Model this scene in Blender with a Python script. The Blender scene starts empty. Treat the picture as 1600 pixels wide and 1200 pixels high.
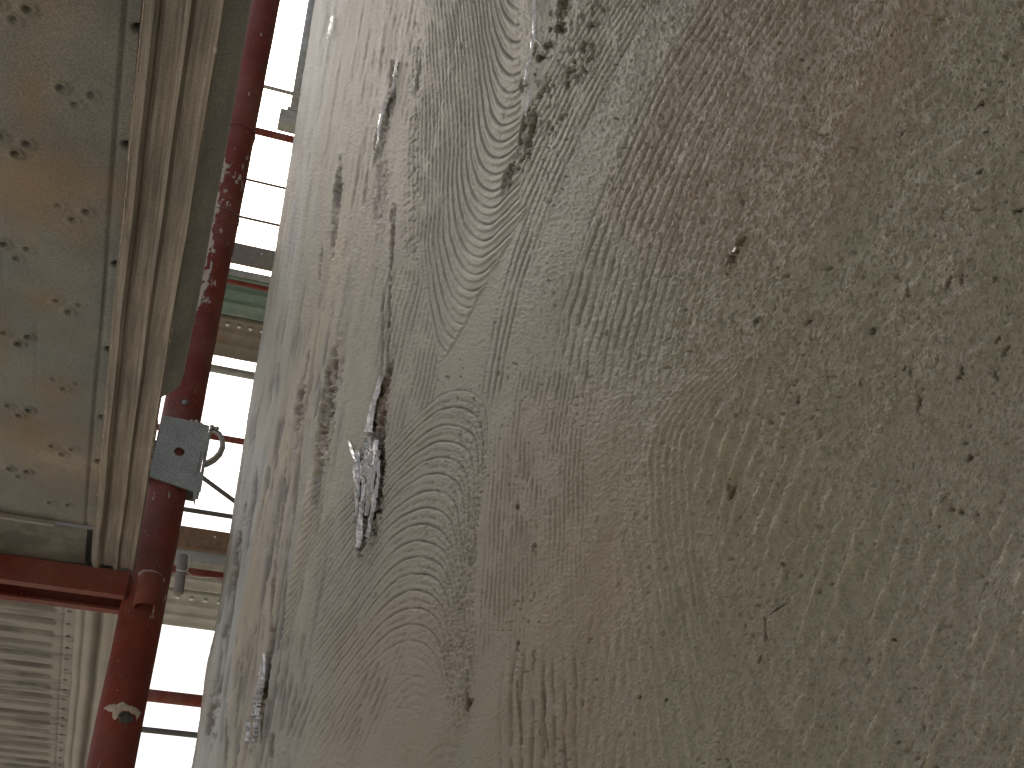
import bpy, bmesh, math, random
import numpy as np
from math import sin, cos, radians, pi
from mathutils import Vector, Matrix

random.seed(4)
rng = np.random.default_rng(7)
S = bpy.context.scene
COL = S.collection
CZ = 7.0            # height of the photographer's eye above the ground (standing on the scaffold)

# ------------------------------------------------------------------ camera
PITCH, YAW = radians(35.8), radians(18.7)
cam = bpy.data.objects.new('camera', bpy.data.cameras.new('camera'))
COL.objects.link(cam)
cam.location = (0, 0, CZ)
cam.rotation_euler = (radians(90) + PITCH, 0, -YAW)
cam.data.sensor_width = 36
cam.data.lens = 40.5
cam.data.clip_start = 0.02
cam.data.clip_end = 2000
S.camera = cam

# ------------------------------------------------------------------ sky, sun, exposure
SUN_EL, SUN_AZ = radians(52.0), radians(1.2)      # azimuth from +y towards +x
w = bpy.data.worlds.new('World'); S.world = w; w.use_nodes = True
nt = w.node_tree; nt.nodes.clear()
sky = nt.nodes.new('ShaderNodeTexSky'); sky.sky_type = 'NISHITA'; sky.sun_disc = False
sky.sun_elevation = SUN_EL; sky.sun_rotation = SUN_AZ
sky.air_density = 1.0; sky.dust_density = 7.0; sky.ozone_density = 1.0; sky.altitude = 100
hz = nt.nodes.new('ShaderNodeMixRGB'); hz.blend_type = 'MIX'; hz.inputs['Fac'].default_value = 0.18
hz.inputs['Color2'].default_value = (7.5, 7.6, 7.6, 1)
bgn = nt.nodes.new('ShaderNodeBackground'); bgn.inputs['Strength'].default_value = 0.12
wo = nt.nodes.new('ShaderNodeOutputWorld')
nt.links.new(sky.outputs['Color'], hz.inputs['Color1'])
nt.links.new(hz.outputs['Color'], bgn.inputs['Color'])
nt.links.new(bgn.outputs['Background'], wo.inputs['Surface'])
sd = bpy.data.lights.new('sun', 'SUN'); sd.energy = 1.1; sd.angle = radians(14); sd.color = (1, .95, .88)
sun = bpy.data.objects.new('sun', sd); COL.objects.link(sun)
sdir = Vector((sin(SUN_AZ) * cos(SUN_EL), cos(SUN_AZ) * cos(SUN_EL), sin(SUN_EL)))
sun.rotation_euler = sdir.to_track_quat('Z', 'Y').to_euler()
sun.location = (0, 0, 40)
S.view_settings.view_transform = 'Standard'
S.view_settings.look = 'None'
S.view_settings.gamma = 1
S.view_settings.exposure = 0.21
S.render.engine = 'CYCLES'
S.cycles.max_bounces = 8

# ------------------------------------------------------------------ helpers
def obj(name, me, mat=None, parent=None, label=None, smooth=True):
    o = bpy.data.objects.new(name, me); COL.objects.link(o)
    if mat is not None: me.materials.append(mat)
    if parent is not None: o.parent = parent
    if label: o['label'] = label
    if smooth:
        me.polygons.foreach_set('use_smooth', [True] * len(me.polygons))
    else:
        me.polygons.foreach_set('use_smooth', [False] * len(me.polygons))
    return o

def thing(name, label, cat, group=None, loc=(0, 0, 0)):
    o = bpy.data.objects.new(name, None); COL.objects.link(o)
    o.location = loc; o.empty_display_size = .05
    o['label'] = label; o['category'] = cat
    if group: o['group'] = group
    return o

def pym(name, v, f):
    me = bpy.data.meshes.new(name); me.from_pydata([tuple(map(float, p)) for p in v], [], f); me.update(); return me

def grid_mesh(name, P, closed=False):
    """P: (n, m, 3) array of points -> quad grid mesh"""
    n, m = P.shape[:2]
    me = bpy.data.meshes.new(name)
    me.vertices.add(n * m); me.vertices.foreach_set('co', np.ascontiguousarray(P, dtype=np.float32).ravel())
    idx = np.arange(n * m).reshape(n, m)
    if closed: idx = np.concatenate([idx, idx[:, :1]], 1)
    q = np.stack([idx[:-1, :-1], idx[1:, :-1], idx[1:, 1:], idx[:-1, 1:]], -1).reshape(-1, 4)
    nf = len(q)
    me.loops.add(nf * 4); me.loops.foreach_set('vertex_index', q.ravel().astype(np.int32))
    me.polygons.add(nf)
    me.polygons.foreach_set('loop_start', np.arange(0, nf * 4, 4, dtype=np.int32))
    me.polygons.foreach_set('loop_total', np.full(nf, 4, dtype=np.int32))
    me.polygons.foreach_set('use_smooth', np.ones(nf, dtype=bool))
    me.update(); me.validate()
    return me

def colour_attr(me, name, arr):
    a = me.attributes.new(name, 'FLOAT_COLOR', 'POINT')
    c = np.ones((len(me.vertices), 4), dtype=np.float32); c[:, :3] = arr.reshape(-1, 3)
    a.data.foreach_set('color', c.ravel())

def box(x0, x1, y0, y1, z0, z1, bev=0.0):
    bm = bmesh.new(); bmesh.ops.create_cube(bm, size=1)
    for v in bm.verts:
        v.co = Vector(((x0 + x1) / 2 + v.co.x * (x1 - x0), (y0 + y1) / 2 + v.co.y * (y1 - y0), (z0 + z1) / 2 + v.co.z * (z1 - z0)))
    if bev: bmesh.ops.bevel(bm, geom=bm.edges[:], offset=bev, segments=2, affect='EDGES', profile=.5)
    me = bpy.data.meshes.new('box'); bm.to_mesh(me); bm.free(); return me

def tube_mesh(pts, rad, seg=16, cap=True, close=False):
    """sweep a circle along points; rad may be a list"""
    pts = [Vector(p) for p in pts]; n = len(pts)
    if not hasattr(rad, '__len__'): rad = [rad] * n
    V, F = [], []
    up = None
    for i, p in enumerate(pts):
        if close: t = (pts[(i + 1) % n] - pts[i - 1])
        else: t = (pts[min(i + 1, n - 1)] - pts[max(i - 1, 0)])
        t.normalize()
        if up is None:
            up = t.orthogonal().normalized()
        up = (up - t * up.dot(t)).normalized()
        s = t.cross(up)
        for k in range(seg):
            a = 2 * pi * k / seg
            V.append(p + (up * cos(a) + s * sin(a)) * rad[i])
    m = n if close else n - 1
    for i in range(m):
        for k in range(seg):
            a = i * seg + k; b = i * seg + (k + 1) % seg
            c = ((i + 1) % n) * seg + (k + 1) % seg; d = ((i + 1) % n) * seg + k
            F.append((a, b, c, d))
    if cap and not close:
        F.append(tuple(range(seg))[::-1]); F.append(tuple((n - 1) * seg + k for k in range(seg)))
    return pym('tube', V, F)

def extrude_profile(prof, y0, y1, th=.0015, ny=40, wob=0.0003, seed=0, axis='y'):
    """open sheet-metal profile [(x, z), ...] with thickness, run along y"""
    pr = np.array(prof, float)
    d = np.gradient(pr, axis=0); nrm = np.stack([-d[:, 1], d[:, 0]], 1)
    nrm /= np.maximum(np.linalg.norm(nrm, axis=1, keepdims=True), 1e-9)
    ring = np.concatenate([pr, (pr + nrm * th)[::-1]], 0)
    ys = np.linspace(y0, y1, ny); r = np.random.default_rng(seed)
    ph = r.uniform(0, 6, 4)
    P = np.zeros((ny, len(ring), 3))
    for i, y in enumerate(ys):
        wx = wob * (sin(y * 9 + ph[0]) + .6 * sin(y * 31 + ph[1])); wz = wob * (sin(y * 13 + ph[2]) + .6 * sin(y * 41 + ph[3]))
        P[i, :, 0] = ring[:, 0] + wx; P[i, :, 1] = y; P[i, :, 2] = ring[:, 1] + wz + (CZ if axis == 'y' else 0)
    if axis == 'x': P = P[:, :, [1, 0, 2]]
    return grid_mesh('profile', P, closed=True)

# --- value noise on numpy arrays
_T = rng.random((256, 256)).astype(np.float32)
def vn(x, y, seed=0):
    x = x + seed * 17.31; y = y + seed * 9.77
    xi = np.floor(x).astype(np.int64); yi = np.floor(y).astype(np.int64)
    fx = (x - xi).astype(np.float32); fy = (y - yi).astype(np.float32)
    fx = fx * fx * (3 - 2 * fx); fy = fy * fy * (3 - 2 * fy)
    a = _T[xi & 255, yi & 255]; b = _T[(xi + 1) & 255, yi & 255]
    c = _T[xi & 255, (yi + 1) & 255]; d = _T[(xi + 1) & 255, (yi + 1) & 255]
    return (a + (b - a) * fx) * (1 - fy) + (c + (d - c) * fx) * fy
def fbm(x, y, o=4, seed=0):
    s = 0; a = .5; t = 0
    for i in range(o):
        s = s + a * vn(x * 2 ** i, y * 2 ** i, seed + i * 3); t += a; a *= .55
    return s / t
def ss(a, b, x):
    t = np.clip((x - a) / (b - a), 0, 1); return t * t * (3 - 2 * t)
def win(x, a, b, s):
    return ss(a - s, a + s, x) * (1 - ss(b - s, b + s, x))

# ------------------------------------------------------------------ materials
def mat(name):
    m = bpy.data.materials.new(name); m.use_nodes = True
    t = m.node_tree; b = t.nodes['Principled BSDF']
    return m, t, b
def N(t, kind, **kw):
    n = t.nodes.new(kind)
    for k, v in kw.items():
        if k in n.inputs: n.inputs[k].default_value = v
        else: setattr(n, k, v)
    return n
def ramp(t, src, stops):
    r = t.nodes.new('ShaderNodeValToRGB'); e = r.color_ramp.elements
    while len(e) < len(stops): e.new(.5)
    for i, (p, c) in enumerate(stops):
        e[i].position = p; e[i].color = (*c, 1) if len(c) == 3 else c
    t.links.new(src, r.inputs['Fac']); return r
def pos(t, scale=(1, 1, 1)):
    g = t.nodes.new('ShaderNodeNewGeometry'); m = t.nodes.new('ShaderNodeMapping')
    m.inputs['Scale'].default_value = scale
    t.links.new(g.outputs['Position'], m.inputs['Vector']); return m.outputs['Vector']
def mixc(t, fac, a, b, mode='MIX'):
    m = t.nodes.new('ShaderNodeMixRGB'); m.blend_type = mode
    for s, v in (('Fac', fac), ('Color1', a), ('Color2', b)):
        if hasattr(v, 'is_output'): t.links.new(v, m.inputs[s])
        elif s == 'Fac': m.inputs[s].default_value = v
        else: m.inputs[s].default_value = (*v, 1)
    return m.outputs['Color']
def noise(t, vec, sc, det=4, rough=.6):
    n = N(t, 'ShaderNodeTexNoise', Scale=sc, Detail=det, Roughness=rough); t.links.new(vec, n.inputs['Vector']); return n.outputs['Fac']
def bump(t, b, h, dist, st=1.0):
    n = N(t, 'ShaderNodeBump', Strength=st, Distance=dist); t.links.new(h, n.inputs['Height']); t.links.new(n.outputs['Normal'], b.inputs['Normal'])

def metal(name, c1, c2, stain=(.20, .12, .06), stain_amt=.35, rough=.55, metallic=.35, spot=.5, sc=1.0, attr=False, streak=False):
    m, t, b = mat(name)
    v = pos(t)
    n1 = noise(t, v, 14 * sc, 6); n2 = noise(t, v, 520 * sc, 4, .8); n3 = noise(t, v, 5 * sc, 5, .65)
    base = mixc(t, ramp(t, n1, [(.35, (0, 0, 0)), (.65, (1, 1, 1))]).outputs['Color'], c1, c2)
    sp = ramp(t, n2, [(.42, (0, 0, 0)), (.60, (1, 1, 1))]).outputs['Color']
    base = mixc(t, sp, mixc(t, spot, base, (.055, .05, .042)), base)
    r3 = ramp(t, n3, [(.52, (0, 0, 0)), (.72, (stain_amt,) * 3)]).outputs['Color']
    base = mixc(t, r3, base, stain)
    if streak:
        ns_ = noise(t, pos(t, (1, .035, 1)), 260, 4, .65)
        base = mixc(t, 1.0, base, ramp(t, ns_, [(.32, (.55, .53, .50)), (.62, (1.12, 1.12, 1.12))]).outputs['Color'], 'MULTIPLY')
    if attr:
        a = t.nodes.new('ShaderNodeAttribute'); a.attribute_name = 'tint'
        base = mixc(t, 1.0, base, a.outputs['Color'], 'MULTIPLY')
    t.links.new(base, b.inputs['Base Color'])
    b.inputs['Metallic'].default_value = metallic
    rr = ramp(t, n2, [(.3, (rough - .1,) * 3), (.7, (rough + .15,) * 3)]); t.links.new(rr.outputs['Color'], b.inputs['Roughness'])
    bump(t, b, n2, .0006, .5)
    return m

M = {}
M['galv'] = metal('galvanised_underside', (.345, .338, .30), (.235, .238, .222), stain=(.36, .25, .14), stain_amt=.5, attr=True)
M['galv_rail'] = metal('galvanised_rail', (.40, .365, .31), (.31, .29, .25), stain=(.22, .15, .10), stain_amt=.5, spot=.3, streak=True)
M['galv_clean'] = metal('galvanised_plate', (.46, .47, .44), (.32, .33, .31), stain=(.58, .55, .50), stain_amt=.6, spot=.45, metallic=.12)
M['galv_slot'] = metal('galvanised_slotted', (.46, .44, .39), (.38, .37, .33), stain=(.3, .25, .18), stain_amt=.3, spot=.25)
M['green_metal'] = metal('green_stained_plank', (.17, .27, .22), (.14, .21, .175), stain=(.35, .34, .28), stain_amt=.4, spot=.3)
M['brown_metal'] = metal('weathered_plank', (.27, .24, .18), (.19, .175, .14), stain=(.2, .12, .06), stain_amt=.6, spot=.4)
M['pale_metal'] = metal('pale_plank', (.42, .42, .37), (.30, .31, .27), stain=(.2, .2, .15), stain_amt=.5, spot=.3)
M['dark_steel'] = metal('dark_steel', (.13, .13, .12), (.09, .09, .085), stain=(.2, .1, .05), stain_amt=.5, spot=.3)

def red_paint(name, splat):
    m, t, b = mat(name)
    v = pos(t); n1 = noise(t, v, 22, 6); n2 = noise(t, v, 260, 5, .7)
    c = mixc(t, ramp(t, n1, [(.35, (0, 0, 0)), (.7, (1, 1, 1))]).outputs['Color'], (.205, .036, .022), (.14, .028, .020))
    c = mixc(t, ramp(t, n2, [(.62, (0, 0, 0)), (.72, (.6,) * 3)]).outputs['Color'], c, (.07, .02, .015))
    fl = noise(t, v, 420, 2, .5)
    c = mixc(t, ramp(t, fl, [(.70, (0, 0, 0)), (.73, (.8,) * 3)]).outputs['Color'], c, (.42, .34, .29))
    du_ = noise(t, v, 9, 4, .6)
    c = mixc(t, ramp(t, du_, [(.45, (0, 0, 0)), (.75, (.5,) * 3)]).outputs['Color'], c, (.27, .16, .12))
    if splat:
        # dried plaster spatter thrown on the wall side, thickest 1 m above eye height
        v2 = pos(t, (1, 1, .45)); s1 = noise(t, v2, 120, 3, .55); s2 = noise(t, v2, 33, 3, .5)
        g = t.nodes.new('ShaderNodeNewGeometry'); sx = t.nodes.new('ShaderNodeSeparateXYZ'); t.links.new(g.outputs['Position'], sx.inputs[0])
        def rng_(out, a, b_, c_, d):
            r = N(t, 'ShaderNodeMapRange'); r.interpolation_type = 'SMOOTHSTEP'
            for k, q in zip(('From Min', 'From Max', 'To Min', 'To Max'), (a, b_, c_, d)): r.inputs[k].default_value = q
            t.links.new(out, r.inputs['Value']); return r.outputs['Result']
        def mth(op, a, b_):
            q = t.nodes.new('ShaderNodeMath'); q.operation = op
            for i, z in enumerate((a, b_)):
                if hasattr(z, 'is_output'): t.links.new(z, q.inputs[i])
                else: q.inputs[i].default_value = z
            return q.outputs[0]
        up = mth('MULTIPLY', rng_(sx.outputs['Z'], CZ + .93, CZ + 1.02, 0, 1), rng_(sx.outputs['Z'], CZ + 1.24, CZ + 1.36, 1, 0))
        side = rng_(sx.outputs['X'], -.034, .004, 1, .12)
        lvl = mth('MULTIPLY', mth('MULTIPLY', up, side), .245)
        lvl = mth('ADD', lvl, -.02)
        val = mth('ADD', mth('ADD', mth('MULTIPLY', s1, .65), mth('MULTIPLY', s2, .35)), lvl)
        msk = ramp(t, val, [(.608, (0, 0, 0)), (.64, (1, 1, 1))]).outputs['Color']
        c = mixc(t, msk, c, (.50, .42, .35))
        bump(t, b, msk, .0012, .8)
    t.links.new(c, b.inputs['Base Color'])
    b.inputs['Roughness'].default_value = .58; b.inputs['Specular IOR Level'].default_value = .28
    return m
M['red'] = red_paint('red_paint_spattered', True)
M['red_plain'] = red_paint('red_paint', False)

def simple(name, c, rough=.6, c2=None, sc=60, metallic=0, bd=0):
    m, t, b = mat(name); v = pos(t); n = noise(t, v, sc, 5)
    col = mixc(t, ramp(t, n, [(.3, (0, 0, 0)), (.7, (1, 1, 1))]).outputs['Color'], c, c2 or tuple(x * .7 for x in c))
    t.links.new(col, b.inputs['Base Color']); b.inputs['Roughness'].default_value = rough; b.inputs['Metallic'].default_value = metallic
    if bd: bump(t, b, n, bd)
    return m
M['crust'] = simple('dried_plaster', (.62, .53, .45), .8, (.45, .38, .32), 200, bd=.001)
M['wood'] = simple('brown_wood', (.26, .15, .085), .75, (.15, .09, .05), 40)
M['grey_wood'] = simple('grey_wood', (.24, .215, .19), .8, (.17, .15, .135), 30)
M['wire'] = simple('wire', (.30, .29, .27), .5, metallic=.5)
M['pale_wire'] = simple('pale_string', (.65, .64, .6), .6)
M['concrete'] = simple('building_concrete', (.35, .33, .29), .85, sc=8)
M['earth'] = simple('site_earth', (.50, .455, .38), .95, (.42, .38, .31), .6)
M['film'] = simple('torn_shiny_skin', (.60, .58, .55), .28, (.33, .31, .28), 400, bd=.0010)
M['film_bright'] = simple('glossy_flake_edge', (.72, .70, .68), .2, (.5, .48, .45), 300)

# wall: carried colour + sand grain
m, t, b = mat('wood_grain_plaster'); M['wall'] = m
a = t.nodes.new('ShaderNodeAttribute'); a.attribute_name = 'pigment'
v = pos(t); n1 = noise(t, v, 900, 3, .7); n2 = noise(t, pos(t, (1, 1, .35)), 150, 5, .7)
sp = mixc(t, ramp(t, n1, [(.3, (.80,) * 3), (.7, (1.16,) * 3)]).outputs['Color'], (1, 1, 1), (1, 1, 1))
c = mixc(t, 1.0, a.outputs['Color'], ramp(t, n1, [(.3, (.68, .67, .66)), (.68, (1.06, 1.06, 1.06))]).outputs['Color'], 'MULTIPLY')
c = mixc(t, 1.0, c, ramp(t, n2, [(.3, (.84, .83, .81)), (.7, (1.0, 1.0, 1.0))]).outputs['Color'], 'MULTIPLY')
t.links.new(c, b.inputs['Base Color']); b.inputs['Roughness'].default_value = .66
b.inputs['Specular IOR Level'].default_value = .4
bump(t, b, n1, .0007, .8)

# ================================================================== ground
g = obj('ground', box(-300, 300, -300, 300, -.3, 0), M['earth'], smooth=False); g['kind'] = 'structure'

# ================================================================== wall
D = 0.30                     # wall plane x = D
YC = 5.36                    # far corner
fw = np.array([sin(YAW) * cos(PITCH), cos(YAW) * cos(PITCH), sin(PITCH)])
rt = np.array([cos(YAW), -sin(YAW), 0.0]); upv = np.cross(rt, fw)
def survey(y, z):
    """wall coordinates (metres along the wall, metres above eye) -> relief drawing coordinates.
    A fixed projective map of the wall plane: the relief belongs to the wall."""
    X = D * np.ones_like(y)
    f_ = X * fw[0] + y * fw[1] + z * fw[2]; f_ = np.where(f_ < .05, .05, f_)
    r_ = X * rt[0] + y * rt[1]; u_ = X * upv[0] + y * upv[1] + z * upv[2]
    return 800 + 1800 * r_ / f_, 600 - 1800 * u_ / f_
def wallpt(u, v, off=0.0):
    d = fw * 1800 + rt * (u - 800) + upv * (600 - v)
    p = d * (D / d[0]); return Vector((D - off, p[1], p[2] + CZ))

def groove(ph, wdt=.16):
    f = ph - np.floor(ph); return -np.exp(-((f - .5) / wdt) ** 2)
def step(ph, rise=.8):
    """terrace: slow rise, then a drop"""
    f = ph - np.floor(ph)
    return np.where(f < rise, f / rise, (1 - f) / (1 - rise)) - .5
def huber(d, k, smax):
    d0 = smax / (2 * k); return np.where(d < d0, k * d * d, smax * (d - d0) + k * d0 * d0)

def relief(u, v):
    f32 = np.float32
    u = u.astype(f32); v = v.astype(f32)
    wu = (fbm(u / 60, v / 110, 3, 1) - .5) * 12; wv = (fbm(u / 70, v / 60, 3, 5) - .5) * 12
    su = (fbm(u / 16, v / 44, 2, 31) - .5) * 1.3; sv = (fbm(u / 20, v / 16, 2, 35) - .5) * 2.2
    U = u + wu * .6 + su; Vv = v + wv * .5 + sv
    brk = ss(.28, .58, fbm(u / 14, v / 34, 3, 11)); brk2 = ss(.36, .58, fbm(u / 7, v / 14, 2, 15))
    H = np.zeros_like(u)
    used = np.zeros_like(u)
    # ---- hanging U festoons, upper middle
    xc = 812 - .11 * v - .00012 * v * v
    du = U - xc
    k = np.clip(.040 - .00008 * (v - 150), .022, .044)
    left = huber(np.maximum(-du, 0), k, 4.4)
    right = huber(np.maximum(du, 0), .03, 1.15)
    ph = (Vv + left + right) / 26.0
    ub = 825 - .57 * (v - 322) + 6 * (fbm(u * 0, v / 22, 3, 71) - .5)
    rb = np.where(v < 322, np.minimum(ub, 812 + 0 * v), ub)
    lb = 655 - .02 * (v - 300)
    lb = np.where(v > 430, 655 + (v - 430) * .22, lb)
    mk = ss(lb - 8, lb + 8, u) * (1 - ss(rb - 3, rb + 3, u)) * (1 - ss(572, 588, v))
    fd = 1 - .65 * ss(50, 105, -du) * (1 - brk)
    line = (groove(ph, .070) * (.55 + .45 * brk) * 4.4 + step(ph, .86) * 2.3) * fd
    fine = groove(ph * 2 + .3, .13) * brk2 * .9 * (du < -14)
    H += mk * (line + fine); used = np.maximum(used, mk)
    lip = np.exp(-((u - rb) / 3.2) ** 2) * win(v, 330, 565, 10) * brk
    H += lip * 1.3 - np.exp(-((u - rb - 5) / 2.5) ** 2) * win(v, 330, 565, 10) * brk * 1.2
    # ---- arches, lower middle
    xa = np.where(v < 832, 714 - .27 * (v - 614), 655 - .12 * (v - 832))
    da = U - xa
    la = huber(np.maximum(-da, 0), .0125, 1.75)
    ra = .0085 * np.maximum(da, 0) ** 2 + 25 * (np.maximum(da, 0) / 62) ** 5
    ra = np.minimum(ra, 60 + np.maximum(da, 0) * 3)
    pa = (Vv - la - ra) / 26.0
    apex = Vv - la - ra
    rgt = 768 - .08 * (v - 700)
    ma = ss(606, 616, apex) * (1 - ss(rgt - 5, rgt + 5, u)) * ss(480, 505, u - .0 * v) * (1 - ss(1060, 1180, v) * .75)
    ma = ma * (1 - .8 * win(apex, 1000, 2400, 50) * (u > 560))
    ln = groove(pa, .068) * (.55 + .45 * brk) * 4.7 + groove(pa + .42, .07) * brk * brk2 * 2.2 + groove(pa + .71, .06) * (1 - brk) * brk2 * 1.8 + step(pa, .84) * 1.2
    grit = (fbm(u / 3.2, v / 3.2, 2, 41) - .5) * 4.2 * ss(-25, 25, da + (fbm(u / 30, v / 30, 2, 3) - .5) * 50)
    H += ma * (ln + grit); used = np.maximum(used, ma)
    # ---- long combed lines sweeping from upper right down
    h = np.where(v < 800, .65 * (v - v * v / 1600), 260.0)
    c = U + h
    fr = (1 - used)
    m1 = win(c, 925, 1032, 7) * ss(rb - 2, rb + 8, u) * (1 - ss(600, 660, v)) * (1 - win(v, 330, 900, 45) * (1 - ss(992, 1002, c))) * fr
    sp1 = np.where(v < 260, 1.0, 1.0)
    H += m1 * groove(c / 9.2, .14) * (.35 + .65 * brk) * 3.0
    m2 = win(c, 1098, 1330, 14) * (1 - ss(480, 690, v)) * fr
    H += m2 * (groove(c / 13.5 + .25 * (fbm(u / 40, v / 40, 2, 8) - .5), .15) * (.3 + .7 * brk) * 3.4 * (1 - .65 * ss(1180, 1330, c)) + groove(c / 6.1, .2) * brk2 * .8)
    m3 = win(c, 1050, 1180, 12) * ss(540, 600, v) * (1 - ss(800, 1000, v)) * fr
    H += m3 * groove(c / 7.3, .2) * brk * 2.0
    # vertical combing right of the arches
    m4 = win(u, rgt + 2, rgt + 80, 8) * win(v, 690, 1010, 40) * (1 - used)
    H += m4 * groove((U + .06 * v) / 7.0, .17) * (.3 + .7 * brk) * (1 - .6 * ss(0, 80, u - rgt)) * 3.0
    # slanted hatch left of the festoons
    m5 = win(u + .10 * (v - 500), 590, 692, 8) * win(v, 420, 790, 30) * (1 - used)
    H += m5 * groove((U + .23 * Vv) / 7.4, .18) * (.25 + .75 * brk) * 2.8
    # stitched dots and fine vertical lines further up
    m6 = win(u + .05 * (v - 200), 640, 692, 10) * win(v, 30, 420, 40) * (1 - used)
    H += m6 * (groove((U + .02 * v) / 6.5, .2) * (.3 + .7 * brk) * 2.4 - ss(.60, .72, vn(u / 3.3 + .2 * v, v / 5.5, 51)) * 2.6)
    m7 = win(u + .2 * (v - 200), 560, 640, 14) * (1 - used)
    H += m7 * groove((U + .17 * Vv) / 8.0, .2) * brk * brk2 * 1.6
    # long diagonal legs lower left
    m8 = win(u + .42 * (v - 1000), 500, 640, 16) * win(v, 840, 1160, 40) * (1 - ma)
    H += m8 * groove((U + .42 * Vv) / 10.5, .14) * (.2 + .8 * brk) * 4.0
    # crescents on the lower left strip
    ax = 499 - .2 * (v - 740) ; dx = u - ax
    m9 = win(dx, -11, 12, 3) * win(v, 742, 1010, 20)
    H += m9 * groove((Vv + dx * 1.9 + dx * dx * .03) / 13, .16) * 3.0
    # coarse torn grooves bottom middle
    m10 = win(u + .05 * (v - 1100), 785, 905, 14) * ss(985, 1060, v)
    H += m10 * (groove((U + .02 * v + 10 * (fbm(u / 30, v / 50, 2, 61) - .5)) / 16, .17) * (.15 + .85 * brk) * 3.6)
    m11 = win(u, 905, 1010, 20) * ss(930, 1020, v)
    H += m11 * groove((U + .12 * v) / 15, .2) * brk * 1.5
    # small arches bottom left
    for (cx, cy, ww) in ((447, 1158, 22), (520, 1185, 40), (650, 1045, 70), (700, 1150, 90)):
        pd = Vv - .02 * (u - cx) ** 2
        mm = np.exp(-(((u - cx) / ww) ** 2) ** 2) * ss(cy - 6, cy + 6, pd) * np.exp(-np.maximum(v - cy, 0) / 70)
        H += mm * groove(pd / (8 + ww * .1), .16) * brk * 1.5
    # ---- right-hand arch of broad ridges
    dv_ = v - 720; c13 = U + wu * .3 - .0042 * np.minimum(dv_, 0) ** 2 - .0004 * np.maximum(dv_, 0) ** 2
    m12 = win(c13, 1008, 1078, 5) * win(v, 575, 1000, 45)
    H += m12 * -groove(c13 / 11.5, .22) * (.45 + .55 * brk) * 2.6
    c4 = U + .36 * Vv + wu
    e12 = np.exp(-((((u - 1160) / 100) ** 2 + ((v - 730) / 130) ** 2)) ** 2)
    H += e12 * (u > 1050) * -groove(c4 / 25, .17) * (.2 + .8 * ss(.38, .55, fbm(u / 25, v / 60, 3, 81))) * 4.0
    m13 = ss(1150, 1260, u) * ss(740, 820, v)
    H += m13 * -groove(c4 / 34 + .12 * brk, .13) * ss(.46, .60, fbm(u / 24, v / 60, 3, 91)) * 4.2
    m14 = win(u + .12 * (v - 900), 960, 1120, 20) * ss(800, 900, v)
    H += m14 * -groove((U - .14 * v) / 18, .2) * brk * 1.8
    m15 = ss(1230, 1400, u) * (1 - ss(500, 700, v))
    H += m15 * -groove((U * .7 + Vv) / 34, .2) * ss(.5, .68, fbm(u / 40, v / 30, 3, 95)) * 2.4
    # ---- streaks running up the far end
    e = u - (492 - .161 * v)
    far = 1 - ss(110, 190, e)
    fs_ = .30 + .6 * ss(330, 760, v)
    H += far * fs_ * ((fbm(e / 9, v / 150, 4, 101) - .5) * 12 + (fbm(e / 4, v / 60, 3, 107) - .5) * 6.0 - 5 * ss(.60, .72, fbm(e / 5.5, v / 75, 3, 109)) * ss(-10, 14, e))
    mid = win(e, 100, 260, 40)
    H += mid * ((fbm((e) / 14, v / 120, 4, 111) - .5) * 4.5)
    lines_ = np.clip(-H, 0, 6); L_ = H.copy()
    # ---- broad undulation of the hand-worked surface
    H += (fbm((u + .35 * v) / 130, v / 420, 3, 121) - .5) * 10 * (.35 + .65 * ss(60, 240, e))
    H += (fbm((u + .35 * v) / 40, v / 120, 3, 125) - .5) * 3
    # ---- sand grain, coarser where one stands close
    near = ss(760, 1250, u)
    H += (fbm(u / 2.6, v / 3.0, 2, 131) - .5) * (1.5 + .9 * near)
    gg = fbm((u + .3 * v) / 5.2, v / 8.0, 3, 137)
    H += near * (ss(.60, .78, gg) * 2.6 - ss(.62, .80, fbm((u + .4 * v) / 4.2, v / 8.5, 2, 141)) * 2.2)
    midg = win(u, 800, 1200, 90)
    H += midg * (fbm(u / 4.0, v / 5.5, 2, 145) - .5) * 1.8
    dk = np.zeros_like(u)
    # ---- gouges, chips and pits
    def gouge(cx, cy, lu, lv, tilt, depth, rough=1.0, seed=0):
        nonlocal H, dk
        a_ = (u - cx) + tilt * (v - cy); b_ = v - cy
        r2 = (a_ / lu) ** 2 + (b_ / lv) ** 2
        box_ = r2 < 5
        if not box_.any(): return
        nz = fbm(u[box_] / 5.0, v[box_] / 11, 3, 200 + seed)
        mk_ = ss(1.15, .35, r2[box_] + (nz - .5) * 2.6 * rough)
        nf_ = np.abs(fbm(u[box_] / 3.4, v[box_] / 8.0, 3, 260 + seed) - .5) * 2
        H[box_] -= mk_ * depth * (.25 + .8 * nz + 1.5 * nf_ * (lu > 5))
        nf2 = fbm(u[box_] / 2.6, v[box_] / 6.0, 2, 330 + seed)
        H[box_] += np.exp(-((r2[box_] + (nz - .5) * 2.6 * rough - 1.15) / .25) ** 2) * depth * .18
        dk[box_] = np.maximum(dk[box_], mk_ * np.minimum(1, depth / 6) * (np.clip((nf2 - .30) * 3.2, .12, 1) if lu > 5 else 1) * 1.25)
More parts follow.
